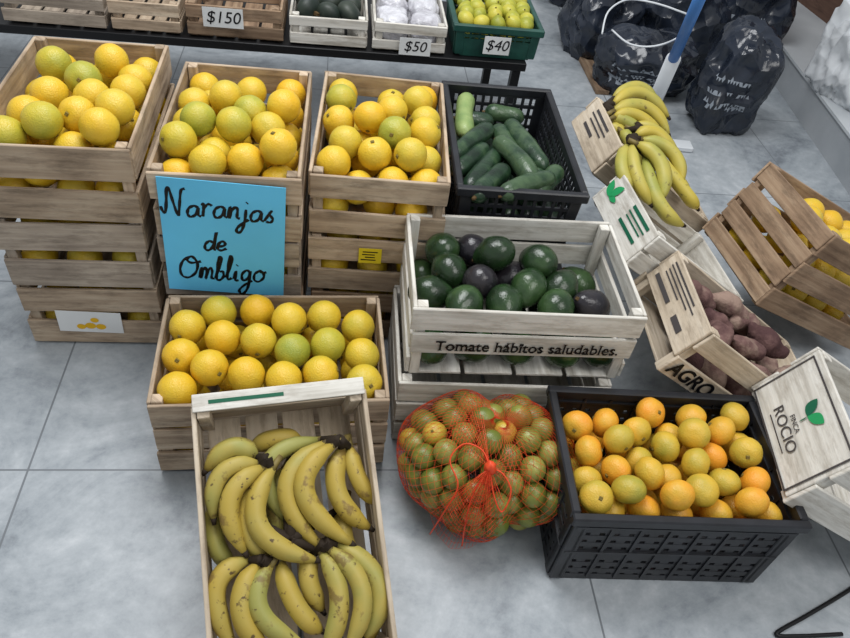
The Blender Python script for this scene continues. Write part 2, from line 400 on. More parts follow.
def rowlabels(Ps,names,where,rowpx=30):
    pp=[proj(p) for p in Ps]; ys=[p[1]-.09*p[0] for p in pp]
    n=max(1,min(5,round((max(ys)-min(ys))/rowpx)+1)) if len(ys)>3 else 1
    RN={1:['only'],2:['back','front'],3:['back','middle','front'],4:['back','second','third','front'],5:['back','second','middle','fourth','front']}[n]
    order=sorted(range(len(Ps)),key=lambda i:ys[i]); out=[None]*len(Ps)
    rows=[[] for _ in range(n)]
    for i in order:
        k=0 if n==1 else min(n-1,max(0,round((ys[i]-min(ys))/(max(ys)-min(ys)+1e-6)*(n-1))))
        rows[k].append(i)
    for k,row in enumerate(rows):
        row.sort(key=lambda i:pp[i][0])
        for j,i in enumerate(row):
            pos='leftmost' if j==0 else ('rightmost' if j==len(row)-1 else ORD[min(j,13)]+' from left')
            rw=(' in '+RN[k]+' row') if n>1 else ''
            out[i]=f"{names[i]}, {pos}{rw} of {where}"
    return out
def heap(root,pix,r,names,cat,where,group,fillkey,fillname,layers,zoff=-.5,bul=.55,pad=.012,sep=2.0,Hin=None):
    W,L,H=DIM[root.name]
    if Hin: H=Hin
    Mw=root.matrix_world.copy(); Mi=Mw.inverted()
    top=(Mw@Vector((0,0,H))).z
    V=[];K=[]
    for (px,py,k) in pix:
        p=Mi@at(px,py,top)
        bu=bul*r*max(0,(1-(2*p.x/W)**2))*max(0,(1-(2*p.y/L)**2))
        p=Mi@at(px,py,top+zoff*r+bu); V.append(p); K.append(k)
    nv=len(V); tgt=np.array([list(p) for p in V]); 
    Fl=[]
    nx=max(1,int((W-2*pad)/(2.02*r))); ny=max(1,int((L-2*pad)/(2.02*r)))
    for z in layers:
        for i in range(nx):
            for j in range(ny):
                Fl.append([-W/2+pad+r+(W-2*pad-2*r)*(i/(nx-1) if nx>1 else .5)+ru(-.004,.004),-L/2+pad+r+(L-2*pad-2*r)*(j/(ny-1) if ny>1 else .5)+ru(-.004,.004),z])
    X=np.array([list(p) for p in V]+Fl); n=len(X); mob=np.array([.5]*nv+[1.0]*len(Fl))
    for it in range(220):
        d=X[:,None,:]-X[None,:,:]; dist=np.sqrt((d**2).sum(-1))+1e-9; np.fill_diagonal(dist,9)
        ov=np.maximum(0,sep*r-dist); dirn=d/dist[:,:,None]
        w=mob[:,None]/(mob[:,None]+mob[None,:])
        X=X+.45*(ov[:,:,None]*dirn*w[:,:,None]).sum(1)
        if it<150: X[:nv]+=.03*(tgt-X[:nv])
        X[nv:,2]-=.0006*(it<150)
        lx=W/2-pad-r; ly=L/2-pad-r
        X[:,0]=np.clip(X[:,0],-lx,lx); X[:,1]=np.clip(X[:,1],-ly,ly); X[:,2]=np.maximum(X[:,2],.012+r)
        X[nv:,2]=np.minimum(X[nv:,2],H-r*1.0)
    d=X[:,None,:]-X[None,:,:]; dist=np.sqrt((d**2).sum(-1)); np.fill_diagonal(dist,9)
    alive=[True]*n
    for i in range(n-1,nv-1,-1):
        if any(alive[j] and dist[i,j]<(sep-.12)*r for j in range(n) if j!=i): alive[i]=False
    P=[Mw@Vector(x) for x in X]
    lab=rowlabels(P[:nv],[names[k] for k in K],where)
    for i in range(nv): fruit(K[i],P[i],lab[i],cat,group)
    for i in range(nv,n):
        if alive[i]: fruit(fillkey,P[i],fillname,cat,fillname+' group')
# ================================================================ SETTING
g0=at(28,470,0); g1=at(160,470,0)
FLM=floormat(g0,math.atan2(g1.y-g0.y,g1.x-g0.x))
fl=MB(); fl.poly([(-4,-2,0),(4,-2,0),(4,7,0),(-4,7,0)])
tag(fl.build('floor',FLM),kind='structure')
def slab(p,q,w,z0,z1,name,mat):
    dr=(q-p).normalized(); n=Vector((-dr.y,dr.x,0)); n=n if n.x>0 else -n
    mb=MB(); ps=[p,q,q+n*w,p+n*w]
    mb.v=[Vector((v.x,v.y,z0)) for v in ps]+[Vector((v.x,v.y,z1)) for v in ps]
    mb.f=[[0,3,2,1],[4,5,6,7],[0,1,5,4],[1,2,6,5],[2,3,7,6],[3,0,4,7]]
    if (q-p).cross(n).z<0: mb.f=[f[::-1] for f in mb.f]
    mb.uv=[[(mb.v[i].dot(dr),mb.v[i].dot(n)+mb.v[i].z) for i in f] for f in mb.f]
    return tag(mb.build(name,mat),kind='structure')
ZL=.16
e0=at(744,40,0); e1=at(856,205,0); dd=(e1-e0).normalized(); en=Vector((-dd.y,dd.x,0)); en=en if en.x>0 else -en
slab(e0-dd*2.2,e1+dd*.4,1.2,0,ZL-.012,'trim_1',M['riser_shaded'])
slab(e0-dd*2.2-en*.012,e1+dd*.4-en*.012,1.212,ZL-.012,ZL,'trim_2',M['wall_grey'])
w0=at(786,-8,ZL); w1=at(876,62,ZL); dd=(w1-w0).normalized()
slab(w0-dd*.6,w1+dd*.5,.06,ZL,.9,'wall_right',M['brown_wall'])
# ================================================================ ORANGE STACKS
def stack(fx,fy,yaw,W,L,ztop,n,mats,labels,**k):
    H=ztop/n; out=[]
    for i in range(n):
        j=0 if i==n-1 else 1
        yw=math.radians(yaw+ (ru(-1.2,1.2) if j else 0)); ey=Vector((-math.sin(yw),math.cos(yw),0))
        c=Vector((fx,fy,0))+ey*(L/2)+Vector((ru(-.006,.006),ru(-.006,.006),0))*j
        out.append(wooden_crate(pose(c.x,c.y,i*H+.0008*i,yw),W,L,H-.001,labels[i],mats[i],**k))
    return out
A=stack(-.797,1.18,11.3,.318,.495,.579,3,[M['wood'],M['wood_grey'],M['wood']],
 ['weathered wooden crate at the bottom of the far left stack, with white label','middle wooden crate of the far left orange stack','wooden crate heaped with oranges on top of the far left stack'],ph=.079)
B=stack(-.46,1.235,10,.318,.5,.538,3,[M['wood_brown'],M['wood_grey'],M['wood']],
 ['bottom wooden crate of the stack behind the blue sign','middle wooden crate of the stack behind the blue sign','wooden crate of oranges with the blue sign hung on its front'],ph=.072)
Cc=stack(-.145,1.345,7.6,.318,.495,.515,3,[M['wood_brown'],M['wood'],M['wood']],
 ['bottom wooden crate of the stack left of the cucumber crate','middle wooden crate with small yellow label, left of the cucumber crate','wooden crate of oranges directly left of the black cucumber crate'],ph=.066)
yD=math.radians(13); eD=Vector((-math.sin(yD),math.cos(yD),0)); cD=Vector((-.283,.900,0))+eD*.163
D=wooden_crate(pose(cD.x,cD.y,0,yD),.49,.326,.238,'low wide wooden crate of oranges on the floor below the blue sign',M['wood'],ny=3,nx=3,ph=.070)
nmO={'oy':'yellow orange','og':'greenish orange'}
def pk(l,a='oy',b='og',c=None):
    return [(p[0],p[1],(c if p[2]==2 else b) if len(p)>2 else a) for p in l]
pixA=pk([(54,64,1),(119,67),(84,80,1),(48,96),(147,79),(79,112),(110,97),(134,97),(27,117),(17,136,1),(122,118),(98,137),(72,141),(46,132,1),(140,118)])
pixB=pk([(190,102),(219,103),(245,110,1),(283,117),(235,133,1),(204,149),(198,127,1),(168,152,1),(264,138),(295,147),(241,163),(275,162),(182,126),(216,168)])
pixC=pk([(339,100,1),(329,121),(366,120),(391,112),(419,106),(425,135),(394,136,1),(344,148),(377,158),(413,164),(319,160),(437,120)])
pixD=pk([(192,325),(225,338),(215,311,1),(258,308),(258,341),(290,322),(324,317),(358,327),(181,360),(209,367),(245,374),(296,350,1),(330,350,1),(361,357),(277,375),(321,372),(364,378),(178,391),(290,300)])
heap(A[2][0],pixA,R_O,nmO,'orange','top crate at far left','oranges heaped on the far left stack','oy','yellow orange lying under the heap in the far left top crate',[.056,.12])
heap(B[2][0],pixB,R_O,nmO,'orange','crate behind blue sign','oranges heaped behind the blue sign','oy','yellow orange lying under the heap in the crate behind the sign',[.056,.11])
heap(Cc[2][0],pixC,R_O,nmO,'orange','crate beside the cucumbers','oranges heaped beside the cucumbers','oy','yellow orange lying under the heap in the crate beside the cucumbers',[.056,.11])
heap(D[0],pixD,R_O,nmO,'orange','low crate below blue sign','oranges in the low crate below the sign','oy','yellow orange lying under the heap in the low crate',[.07,.145])
def infill(root,label):
    W,L,H=DIM[root.name]; Mw=root.matrix_world
    for z in (.014+R_O*.97,H-R_O*.98-.001):
        for i in range(3):
            x=-W/2+.02+R_O+(W-.04-2*R_O)*i/2
            if z>.08: x=x*.78
            y=-L/2+.0125+R_O+(.012 if z>.08 else 0)
            fruit('oy',Mw@Vector((x,y,z)),label,'orange',label+' group')
infill(A[1][0],'yellow orange seen between the slats of the far left middle crate')
infill(A[0][0],'yellow orange seen between the slats of the far left bottom crate')
infill(B[1][0],'yellow orange seen between slats in middle crate behind the sign')
infill(Cc[1][0],'yellow orange seen between slats of the middle crate with yellow label')
infill(Cc[0][0],'yellow orange seen between slats of bottom crate left of cucumbers')
def front_local(root,px,py,off=.0012):
    W,L,H=DIM[root.name]; Mw=root.matrix_world; n=Mw.to_3x3()@Vector((0,-1,0))
    return Mw.inverted()@at_plane(px,py,Mw@Vector((0,-L/2-off,0)),n)
def front_frame(P): return basis((1,0,0),(0,0,1),P)
p=front_local(A[0][0],90,322,.003)
MB().box((0,0,0),(.15,.07,.0006)).build('paper_label',M['paper'],A[0][1][0],front_frame(p)@Matrix.Rotation(math.radians(-2),4,'Z'))
for (x,y,r) in [(.0,-.012,.013),(.024,-.014,.012),(-.022,-.016,.011),(.012,.008,.010)]:
    b=MB(); b.poly([(x+r*math.cos(t*.5236),y+r*.8*math.sin(t*.5236),.0008) for t in range(12)])
    b.build('printed_fruit',M['yellow_ink'],A[0][1][0],front_frame(p)@Matrix.Rotation(math.radians(-2),4,'Z')@Matrix.Translation((0,0,.0003)))
p=front_local(Cc[1][0],370,256,.003)
MB().box((0,0,0),(.055,.045,.0006)).build('price_label',M['yellow_paper'],Cc[1][1][0],front_frame(p))
for i in range(4): MB().box((-.004*(i%2),.012-.008*i,.0006),(.036-.006*(i%3),.003,.0004)).build('printed_line',M['ink'],Cc[1][1][0],front_frame(p))
# blue sign with handwriting
GL={'N':[[(-.25,.55),(-.1,.2),(.1,.15),(.14,1.0),(.12,1.9),(.3,1.85),(.6,1.0),(.95,.1),(1.08,.05),(1.1,1.0),(1.15,1.85),(1.4,2.0)],1.6],
'a':[[(.85,.85),(.5,1),(.15,.75),(.08,.3),(.3,0),(.65,.2),(.85,.85),(.85,.25),(1.1,.1)],1.12],
'r':[[(-.02,.85),(.1,1.0),(.12,.5),(.12,.02),(.14,.55),(.3,.9),(.52,1.0),(.7,.88)],.82],
'n':[[(0,.1),(.1,1),(.12,.05),(.2,.6),(.45,.98),(.65,.8),(.68,.2),(.9,.1)],.95],
'j':[[(.3,1),(.32,.1),(.22,-.8),(-.05,-1.1),(-.2,-.8),(.1,-.3),(.6,.15)],.65,(.3,1.45)],
's':[[(0,.1),(.35,.9),(.42,1.0),(.3,.75),(.6,.35),(.5,.02),(.15,.05)],.75],
'd':[[(.75,.85),(.4,1),(.08,.6),(.12,.1),(.45,0),(.75,.5),(.92,2),(.85,.3),(1.05,.08)],1.1],
'e':[[(.05,.4),(.6,.55),(.65,.9),(.35,1),(.08,.6),(.12,.12),(.45,0),(.85,.25)],.9],
'O':[[(.7,2),(.2,1.6),(.0,.8),(.2,.1),(.7,-.05),(1.2,.5),(1.25,1.4),(.8,2),(.45,1.7),(.8,1.4),(1.5,1.6)],1.5],
'm':[[(0,.1),(.1,1),(.12,.05),(.2,.7),(.4,1),(.5,.7),(.5,.05),(.6,.7),(.8,1),(.92,.7),(.92,.15),(1.15,.1)],1.2],
'b':[[(0,.15),(.3,1.4),(.28,1.95),(.12,1.8),(.1,1.0),(.1,.1),(.4,0),(.62,.35),(.5,.75),(.3,.7)],.8],
'l':[[(0,.15),(.3,1.3),(.3,1.95),(.14,1.9),(.1,1.0),(.12,.2),(.28,0),(.45,.15)],.6],
'i':[[(0,.2),(.12,.95),(.14,.1),(.4,.1)],.5,(.13,1.4)],
'g':[[(.7,.85),(.4,1),(.1,.6),(.25,.1),(.6,.35),(.72,.95),(.68,-.5),(.35,-1.1),(.05,-.8),(.45,-.25),(.95,.12)],1.0],
'o':[[(.4,1),(.08,.65),(.12,.12),(.5,0),(.8,.4),(.7,.85),(.4,1),(.6,.85),(.95,.9)],1.0]}
def handwriting(lines,mat,parent,mat4,rad):
    for (s,cx,cy,h) in lines:
        b=MB(); tot=sum(GL[c][1] for c in s)*h; x=cx-tot/2
        for c in s:
            g=GL[c]; wy=ru(-.08,.08)*h; wh=ru(1.02,1.22)
            pts=catmull([(x+(p[0]+.14*p[1])*h,cy+wy+p[1]*h*wh,0) for p in g[0]],6)
            b.tube(pts,[rad*(.8+.3*math.sin(i*.5)**2) for i in range(len(pts))],6)
            if len(g)>2:
                q=Vector((x+(g[2][0]+.14*g[2][1])*h,cy+g[2][1]*h*1.12,0)); b.tube([q,q+Vector((.05*h,.05*h,0))],rad*1.2,6)
            x+=g[1]*h
        for v in b.v: v.z*=.2
        b.build('handwritten_word',mat,parent,mat4,smooth=True)
Bm=B[2][0].matrix_world; nB=(Bm.to_3x3()@Vector((0,-1,0))).normalized(); PB=Bm@Vector((0,-.25,0))+nB*.006
TL=at_plane(164,178,PB,nB); TR=at_plane(291,188,PB,nB); BR=at_plane(279,296,PB,nB); BL=at_plane(162,287,PB,nB)
cen=(TL+TR+BR+BL)/4; Xs=((TR-TL)+(BR-BL)).normalized(); Ys=(TL+TR-BL-BR); Ys=(Ys-Xs*Ys.dot(Xs)).normalized()
sw=((TR-TL).length+(BR-BL).length)/2; sh=((TL-BL).length+(TR-BR).length)/2
sg=empty('price_sign',basis(Xs,Ys,cen)); tag(sg,'bright blue card sign with black handwriting hung on orange crate','sign')
MB().box((0,0,0),(sw,sh,.0015)).build('card',M['blue_card'],sg)
handwriting([('Naranjas',-sw*.03,sh*.20,sw*.108),('de',-sw*.08,-sh*.09,sw*.095),('Ombligo',-sw*.03,-sh*.37,sw*.112)],M['ink'],sg,Matrix.Translation((0,0,.0012)),.0035)
# ================================================================ CUCUMBERS
yG=math.radians(9.2); eG=Vector((-math.sin(yG),math.cos(yG),0)); cG=Vector((.183,1.43,0))+eG*.265
G=plastic_crate(pose(cG.x,cG.y,.237,yG),.318,.53,.245,'black plastic crate of cucumbers behind the white avocado crate',M['black_plastic'],nv=18,nh=7,bw=.0085)
G0=plastic_crate(pose(cG.x,cG.y,0,yG),.318,.53,.236,'empty black plastic crate underneath the cucumber crate',M['black_plastic'])
def cucumber(P,Q,r,mat,label,group,bend=.01,parts=True,name='cucumber',cat='cucumber',lumpy=.05,taper=0,rough=0):
    P=Vector(P);Q=Vector(Q); ax=(Q-P); Ln=ax.length; c=(P+Q)/2
    Z=ax.normalized(); X=Z.orthogonal().normalized(); Y=Z.cross(X)
    mm=Matrix.Identity(4)
    for i in range(3): mm[i][0]=X[i]; mm[i][1]=Y[i]; mm[i][2]=Z[i]; mm[i][3]=c[i]
    b=MB(); n=18; pts=[];rad=[]
    for i in range(n+1):
        t=i/n; pts.append(Vector((bend*math.sin(math.pi*t),0,(t-.5)*Ln))); e=min(t,1-t)*Ln
        k=math.sqrt(max(0,1-(1-min(1,e/(r*(1.3+taper*2))))**2)); rad.append(max(.002,r*k*(1+lumpy*math.sin(t*9+c.x*50))))
    b.tube(pts,rad,16)
    if rough:
        for v in b.v: v+=Vector((v.x,v.y,0)).normalized()*rough*noise.noise(v*38+c*9) if (v.x or v.y) else Vector()
    o=b.build(name,mat,None,mm,smooth=True); tag(o,label,cat,group)
    if parts:
        MB().tube([(0,0,-Ln/2-.006),(0,0,-Ln/2+.004)],[.004,.006],8).build('stem_nub',M['nub'],o,smooth=True)
    return o
CK=[((467,96),(466,136),.455,1,'pale green cucumber standing upright at the back left of crate'),
((450,157),(490,127),.455,0,'dark cucumber slanting near the left wall of black crate'),
((466,192),(510,138),.445,0,'long dark cucumber slanting up across the middle of black crate'),
((508,122),(545,170),.455,0,'dark cucumber lying along the right side of black crate'),
((496,140),(534,184),.47,0,'cucumber crossing beside the right side one in black crate'),
((474,198),(507,168),.46,0,'short cucumber at the front left corner of black crate'),
((500,196),(554,178),.465,0,'cucumber lying across the front of black crate'),
((454,118),(494,122),.43,0,'cucumber lying across the back of black crate'),
((453,174),(486,147),.435,0,'cucumber half buried at the left wall of black crate'),
((528,198),(558,170),.44,0,'cucumber wedged in the front right corner of black crate'),
((482,163),(514,187),.425,0,'cucumber buried under others at middle front of black crate'),
((484,112),(524,120),.42,0,'cucumber at the back right of black crate'),
((496,128),(516,165),.44,0,'cucumber pointing forward in the centre of black crate'),
((520,150),(550,192),.435,0,'cucumber leaning on the right wall of black crate')]
for p,q,z,k,l in CK: cucumber(at(*p,z),at(*q,z+ru(-.006,.006)),.025,M['cuke_l' if k else 'cuke'],l,'cucumbers in the black crate',ru(-.012,.012))
for lay in range(2):
    for i in range(5):
        x=-.108+.054*i; Mw=G.matrix_world
        for s in (-1,1):
            cucumber(Mw@Vector((x,s*.115-.09,.05+.057*lay)),Mw@Vector((x,s*.115+.09,.05+.057*lay)),.026,M['cuke'],'cucumber in the hidden layers at the bottom of black crate','buried cucumbers',.004)
# ================================================================ AVOCADO CRATE
def rectpose(fl,fr,br,bl,z):
    a,b,c,d=at(*fl,z),at(*fr,z),at(*br,z),at(*bl,z); Fm=(a+b)/2; Bm_=(c+d)/2; v=Bm_-Fm
    W=((b-a).length+(c-d).length)/2; return (Fm+Bm_)/2, math.atan2(-v.x,v.y), W, v.length
cF,yF,WF,LF=rectpose((412,308),(652,318),(610,222),(408,210),.42)
cE,yE,WE,LE=rectpose((571,527),(816,522),(750,395),(552,384),.25)
zr=[.108,.176]
F1=wooden_crate(pose(cF.x,cF.y,.2105,yF),WF,LF,.209,'white painted slatted crate full of dark avocados',M['wood_white'],ph=.062,phx=.05,nx=3,zrows=zr)
F0=wooden_crate(pose(cF.x-.012,cF.y-.022,0,yF),WF-.004,LF-.004,.21,'white painted crate on the floor under the avocado crate',M['wood_white'],ny=3,nx=3,ph=.062)
text('Tomate hábitos saludables.',.040,M['ink'],F1[1][0],front_frame(Vector((.01,-LF/2-.003,.105))),shear=0,xs=.93,bold=.0003,serif=True)
avn={'ag':'green avocado','ap':'near black avocado'}
pixF=[(446,246,'ag'),(474,250,'ap'),(495,263,'ag'),(443,272,'ag'),(513,268,'ap'),(531,274,'ag'),(482,287,'ap'),(455,299,'ag'),(508,297,'ag'),(530,294,'ag'),(557,290,'ag'),(553,306,'ag'),(581,301,'ap'),(434,290,'ag')]
heap(F1[0],pixF,.0405,avn,'avocado','white painted crate','avocados in the white crate','ag','green avocado lying under the others in white crate',[.055],zoff=-.4,bul=.4,Hin=.15)
# ================================================================ MANDARIN CRATE
E=plastic_crate(pose(cE.x,cE.y,0,yE),WE,LE,.25,'black plastic crate of mandarins standing on the floor at front right',M['black_plastic'],taper=.0,nv=14,nh=8,bw=.0185,hw=.0165)
mn={'mo':'orange mandarin','my':'yellowish mandarin','ml':'greenish mandarin'}
pixE=pk([(602,428),(634,433,1),(672,432,1),(699,422),(733,427,1),(605,470),(619,448,1),(640,462,1),(662,447,2),(688,443,1),(713,453),(742,457,2),(626,494,2),(657,490,1),(694,474,2),(672,474),(720,483,2),(752,479),(599,497,1),(645,515),(680,511),(718,513),(748,507),(589,450),(615,516,1),(583,432),(764,522),(590,474,1),(697,497,2),(655,418),(718,436),(760,440,1),(672,500)],'mo','my','ml')
heap(E,pixE,R_M,mn,'mandarin','black crate','mandarins in the black crate','mo','orange mandarin lying under the heap in the black crate',[.14,.185],zoff=-.55,bul=.5)
# ================================================================ BANANAS
def banana_in(bunch,Mi,path,r,key):
    pts=[Mi@Vector(p) for p in path]
    n=len(pts); rad=[]; r=r*ru(.92,1.06)
    for i in range(n):
        t=i/(n-1)
        k=min(1,.42+ (t/.16)*.58) if t<.16 else (1 if t<.74 else 1-((t-.74)/.26)**1.7*.74)
        rad.append(r*k)
    body=MB(); body.tube(pts,rad,10,True,.88); o=body.build('banana',M[key],bunch,smooth=True)
    d=(pts[0]-pts[1]).normalized(); MB().tube([pts[0]+d*.028,pts[0]+d*.012,pts[0]-d*.002],[r*.34,r*.34,r*.43],8).build('banana_stem',M['ban_stem'],o,smooth=True)
    d=(pts[-1]-pts[-2]).normalized(); MB().tube([pts[-1]-d*.003,pts[-1]+d*.009],[r*.34,r*.2],8).build('blossom_tip',M['ban_tip'],o,smooth=True)
    return o
def bunch(name_label,crown,ban,r,key,group,plane):
    P,n=plane
    Cw=at_plane(*crown,P+n*.02,n)
    root=empty('banana_bunch',Matrix.Translation(Cw)); tag(root,name_label,'bananas',group)
    Mi=Matrix.Translation(-Cw); bs=[]
    for i,(s,mid,e,lift) in enumerate(ban):
        j=lambda q:(q[0]+ru(-4,4),q[1]+ru(-4,4))
        a=at_plane(*s,P+n*lift,n); m_=at_plane(*j(mid),P+n*(lift+.012),n); c=at_plane(*j(e),P+n*(lift-.004),n)
        ctrl=2*m_-.5*(a+c)
        path=[(1-t)**2*a+2*t*(1-t)*ctrl+t*t*c for t in [k/14 for k in range(15)]]
        banana_in(root,Mi,path,r,key); bs.append(a)
    cb=MB()
    for a in bs: cb.tube([Mi@(a+(Cw-a)*.15+n*.004),Mi@(Cw+(a-Cw)*.2),Mi@Cw],[r*.36,r*.5,r*.6],8)
    cb.build('crown',M['ban_tip'],root,smooth=True)
    return root
tau=math.radians(28)
bl,br_=at(190,402,.375),at(365,383,.375); mid=(bl+br_)/2; xd=(br_-bl); WH=xd.length; xd.normalize()
hd=Vector((xd.y,-xd.x,0)); hd=hd if hd.y<0 else -hd
fdir=hd*math.cos(tau)-Vector((0,0,1))*math.sin(tau)
nrm=xd.cross(-fdir).normalized(); nrm=nrm if nrm.z>0 else -nrm
LH,HH=.48,.155
cen=mid+fdir*LH/2-nrm*HH
Hm=basis(xd,-fdir,cen)
Hc=wooden_crate(Hm,WH,LH,HH,'pale wooden crate of ripe bananas leaning at the front of the display',M['wood_pale'],ny=2,nx=2,ph=.068)
MB().box((0,LH/2-.0045,HH+.003),(WH*.98,.032,.004)).build('end_cap_board',M['wood_white'],Hc[0],bevel=.001)
b=MB(); b.box((-.06,LH/2-.0045,HH+.0054),(WH*.42,.007,.0006)); b.build('printed_strip',M['dkgreen_ink'],Hc[0])
pl=(mid-nrm*.042,nrm)
BG='banana bunches in the leaning crate'
bunch('ripe banana bunch at upper left of the pale leaning crate',(267,459),[((256,457),(230,447),(208,470),.002),((258,464),(219,478),(212,521),.012),((262,468),(226,500),(243,556),.018),((268,470),(243,515),(268,558),.0),((272,469),(258,527),(314,558),.018)],.0185,'ban',BG,pl)
bunch('ripe banana bunch at upper right of the pale leaning crate',(340,440),[((318,440),(269,462),(288,520),-.008),((324,444),(283,487),(324,545),.010),((332,446),(307,492),(354,544),.018),((342,449),(336,492),(371,526),-.002),((350,448),(356,474),(372,504),-.010)],.0185,'ban',BG,pl)
bunch('ripe banana bunch at lower right of the pale leaning crate',(325,543),[((338,545),(377,582),(366,638),.004),((331,550),(360,597),(346,655),.018),((322,553),(337,602),(322,655),.010),((312,556),(311,582),(320,610),-.010)],.0185,'ban',BG,pl)
bunch('ripe banana bunch at lower left of the pale leaning crate',(262,560),[((248,560),(219,592),(233,650),.002),((258,565),(239,612),(267,655),.012),((270,566),(262,612),(301,646),.016),((280,562),(293,606),(319,632),.0)],.0185,'ban',BG,pl)
bunch('ripe bananas lying underneath between the four bunches of leaning crate',(290,540),[((284,470),(272,505),(284,545),-.034),((345,505),(346,540),(364,565),-.03),((216,500),(216,540),(236,566),-.034),((300,440),(275,436),(250,450),-.034),((352,560),(368,600),(372,640),-.034)],.0185,'ban',BG,pl)
# ================================================================ TILTED CRATES ON THE RIGHT
Zu=Vector((0,0,1))
def tilted(far,near,z,W,length,H,tau,label,mat,endmat,ny=2,nx=1,ph=.06,phx=.12,**k):
    P0,P1=at(*far,z),at(*near,z); Y=(P0-P1).normalized(); Xh=Vector((Y.y,-Y.x,0)); Xh=Xh if Xh.x>0 else -Xh
    mid=(P0+P1)/2
    t=math.radians(tau); X=Xh*math.cos(t)-Zu*math.sin(t); Z=Xh*math.sin(t)+Zu*math.cos(t)
    org=mid-Z*H+X*(length/2)
    mm=basis(X,Y,org)
    r=wooden_crate(mm,length,W,H,label,mat,ny=ny,nx=nx,ph=ph,phx=phx,**k)
    return r,mm
def leftframe(length,y,z,off=.0022): return basis((0,-1,0),(0,0,1),(-length/2-off,y,z))
def leafshape(b,x,y,l,w,ang,z=.0004):
    pts=[]
    for i in range(13):
        t=i/12; pts.append((t*l,w*math.sin(math.pi*t)**.8))
    for i in range(11,0,-1):
        t=i/12; pts.append((t*l,-w*.55*math.sin(math.pi*t)**.8))
    ca,sa=math.cos(ang),math.sin(ang)
    b.poly([(x+p[0]*ca-p[1]*sa,y+p[0]*sa+p[1]*ca,z) for p in pts])
H12=.155
T12,m12=tilted((678,247),(715,335),.41,.285,.50,H12,34,'wooden crate of sweet potatoes lettered in black, tipped beside avocado crate',M['wood_pale'],None,phx=.098,ph=.058,zrows=[.036,.124],zrowsx=[.104])
T13,m13=tilted((622,168),(662,237),.44,.28,.38,.115,34,'whitish crate with green leaf print tipped behind the sweet potato crate',M['wood_white'],None,phx=.108,ph=.05)
T14,m14=tilted((597,92),(625,150),.46,.285,.42,.115,34,'wooden crate with printed end tipped behind, holding greenish bananas',M['wood_pale'],None,phx=.108,ph=.05)
HT=.185
T11,m11=tilted((820,345),(868,462),.41,.30,.42,HT,28,'whitish crate end with two green leaves print at right edge',M['wood_white'],None,phx=.172,ph=.075)
T15,m15=tilted((770,160),(838,236),.46,.33,.45,.26,26,'tall brown slatted crate of oranges tipped away at far right',M['wood_brown'],None,ny=3,nx=4,ph=.068,phx=.056)
def lines(part,length,spec,mat):
    for (y,z,w,h) in spec: MB().box((-y,z,0),(w,h,.0005)).build('printed_line',mat,part,basis((0,-1,0),(0,0,1),(-length/2-.0018,0,0)))
zo=H12-.105
lines(T12[2][0],.50,[(.03,.088+zo,.15,.0045),(.02,.078+zo,.17,.0035),(.03,.068+zo,.14,.0035),(.05,.058+zo,.10,.0035),(-.06,.035+zo,.05,.016),(.06,.035+zo,.10,.012)],M['ink_grey'])
text('AGRO',.052,M['ink'],T12[1][0],front_frame(Vector((-.165,-.285/2-.003,.036))),bold=.0013)
lines(T14[2][0],.42,[(.02,.095,.12,.008),(.02,.08,.14,.005),(.02,.066,.11,.005),(.04,.045,.08,.010)],M['ink_grey'])
lines(T13[2][0],.38,[(-.05,.095,.10,.009),(-.05,.08,.10,.004),(-.05,.068,.09,.004),(-.05,.048,.10,.009)],M['dkgreen_ink'])
for ag,l,w_ in ((1.2,.05,.016),(2.4,.05,.016),(.2,.035,.010)):
    b=MB(); leafshape(b,-.03,.05,l,w_,ag); b.build('printed_leaf',M['green_ink'],T13[2][0],leftframe(.38,.06,0,.0024))
for ag,l,w_,mk in ((2.3,.042,.016,'dkgreen_ink'),(.7,.042,.016,'green_ink'),(-1.5,.02,.002,'dkgreen_ink')):
    b=MB(); leafshape(b,0,.110,l,w_,ag); b.build('printed_leaf',M[mk],T11[2][0],leftframe(.42,0,0,.0024))
text('FINCA',.016,M['ink_grey'],T11[2][0],leftframe(.42,.0,.080))
text('ROCIO',.034,M['ink_grey'],T11[2][0],leftframe(.42,.0,.056),xs=1.1)
lines(T11[2][0],.42,[(0,.036,.10,.0025),(0,.165,.258,.004),(0,.017,.258,.004),(-.129,.091,.004,.152),(.129,.091,.004,.152)],M['ink_grey'])
SP=[(-.16,.07,.15,0,'sweet potato at the upper left of tipped crate, under its printed end'),(-.13,-.05,1.3,0,'sweet potato at near left of tipped crate'),(-.05,.075,-.1,1,'purplish sweet potato along far side of tipped crate'),(-.03,-.035,.25,1,'sweet potato across the middle of tipped crate'),(.05,.02,-.35,2,'sweet potato resting on top near the right of tipped crate'),(.09,.09,.1,0,'sweet potato along the far right edge of tipped crate'),(.13,-.06,.5,1,'sweet potato at the lower near side of tipped crate'),(.17,.03,1.4,0,'sweet potato in the low right end of tipped crate'),(.0,-.105,.05,0,'sweet potato against the near side of tipped crate'),(-.09,.02,-.8,0,'sweet potato at left of centre in tipped crate'),(.02,.075,.5,1,'sweet potato wedged at centre of the far side of tipped crate')]
for i,(x,y,an,lay,lab) in enumerate(SP):
    h=ru(.055,.08); zc=H12-.05+.028*lay
    cucumber(m12@Vector((x-h*math.cos(an),y-h*math.sin(an)*.8,zc)),m12@Vector((x+h*math.cos(an),y+h*math.sin(an)*.8,zc+.008)),ru(.026,.033),M['potato'],lab,'sweet potatoes in the tipped crate',ru(-.018,.018),False,'sweet_potato','sweet potato',.12,.8,.008)
for i in range(4):
    for s in (-1,1):
        cucumber(m12@Vector((-.15+.1*i,s*.06-.055,.042)),m12@Vector((-.15+.1*i,s*.06+.055,.042)),.028,M['potato'],'sweet potato buried at the bottom of the tipped crate','buried sweet potatoes',.003,False,'sweet_potato','sweet potato',.1)
nB1=Vector((.25,-.3,.92)).normalized()
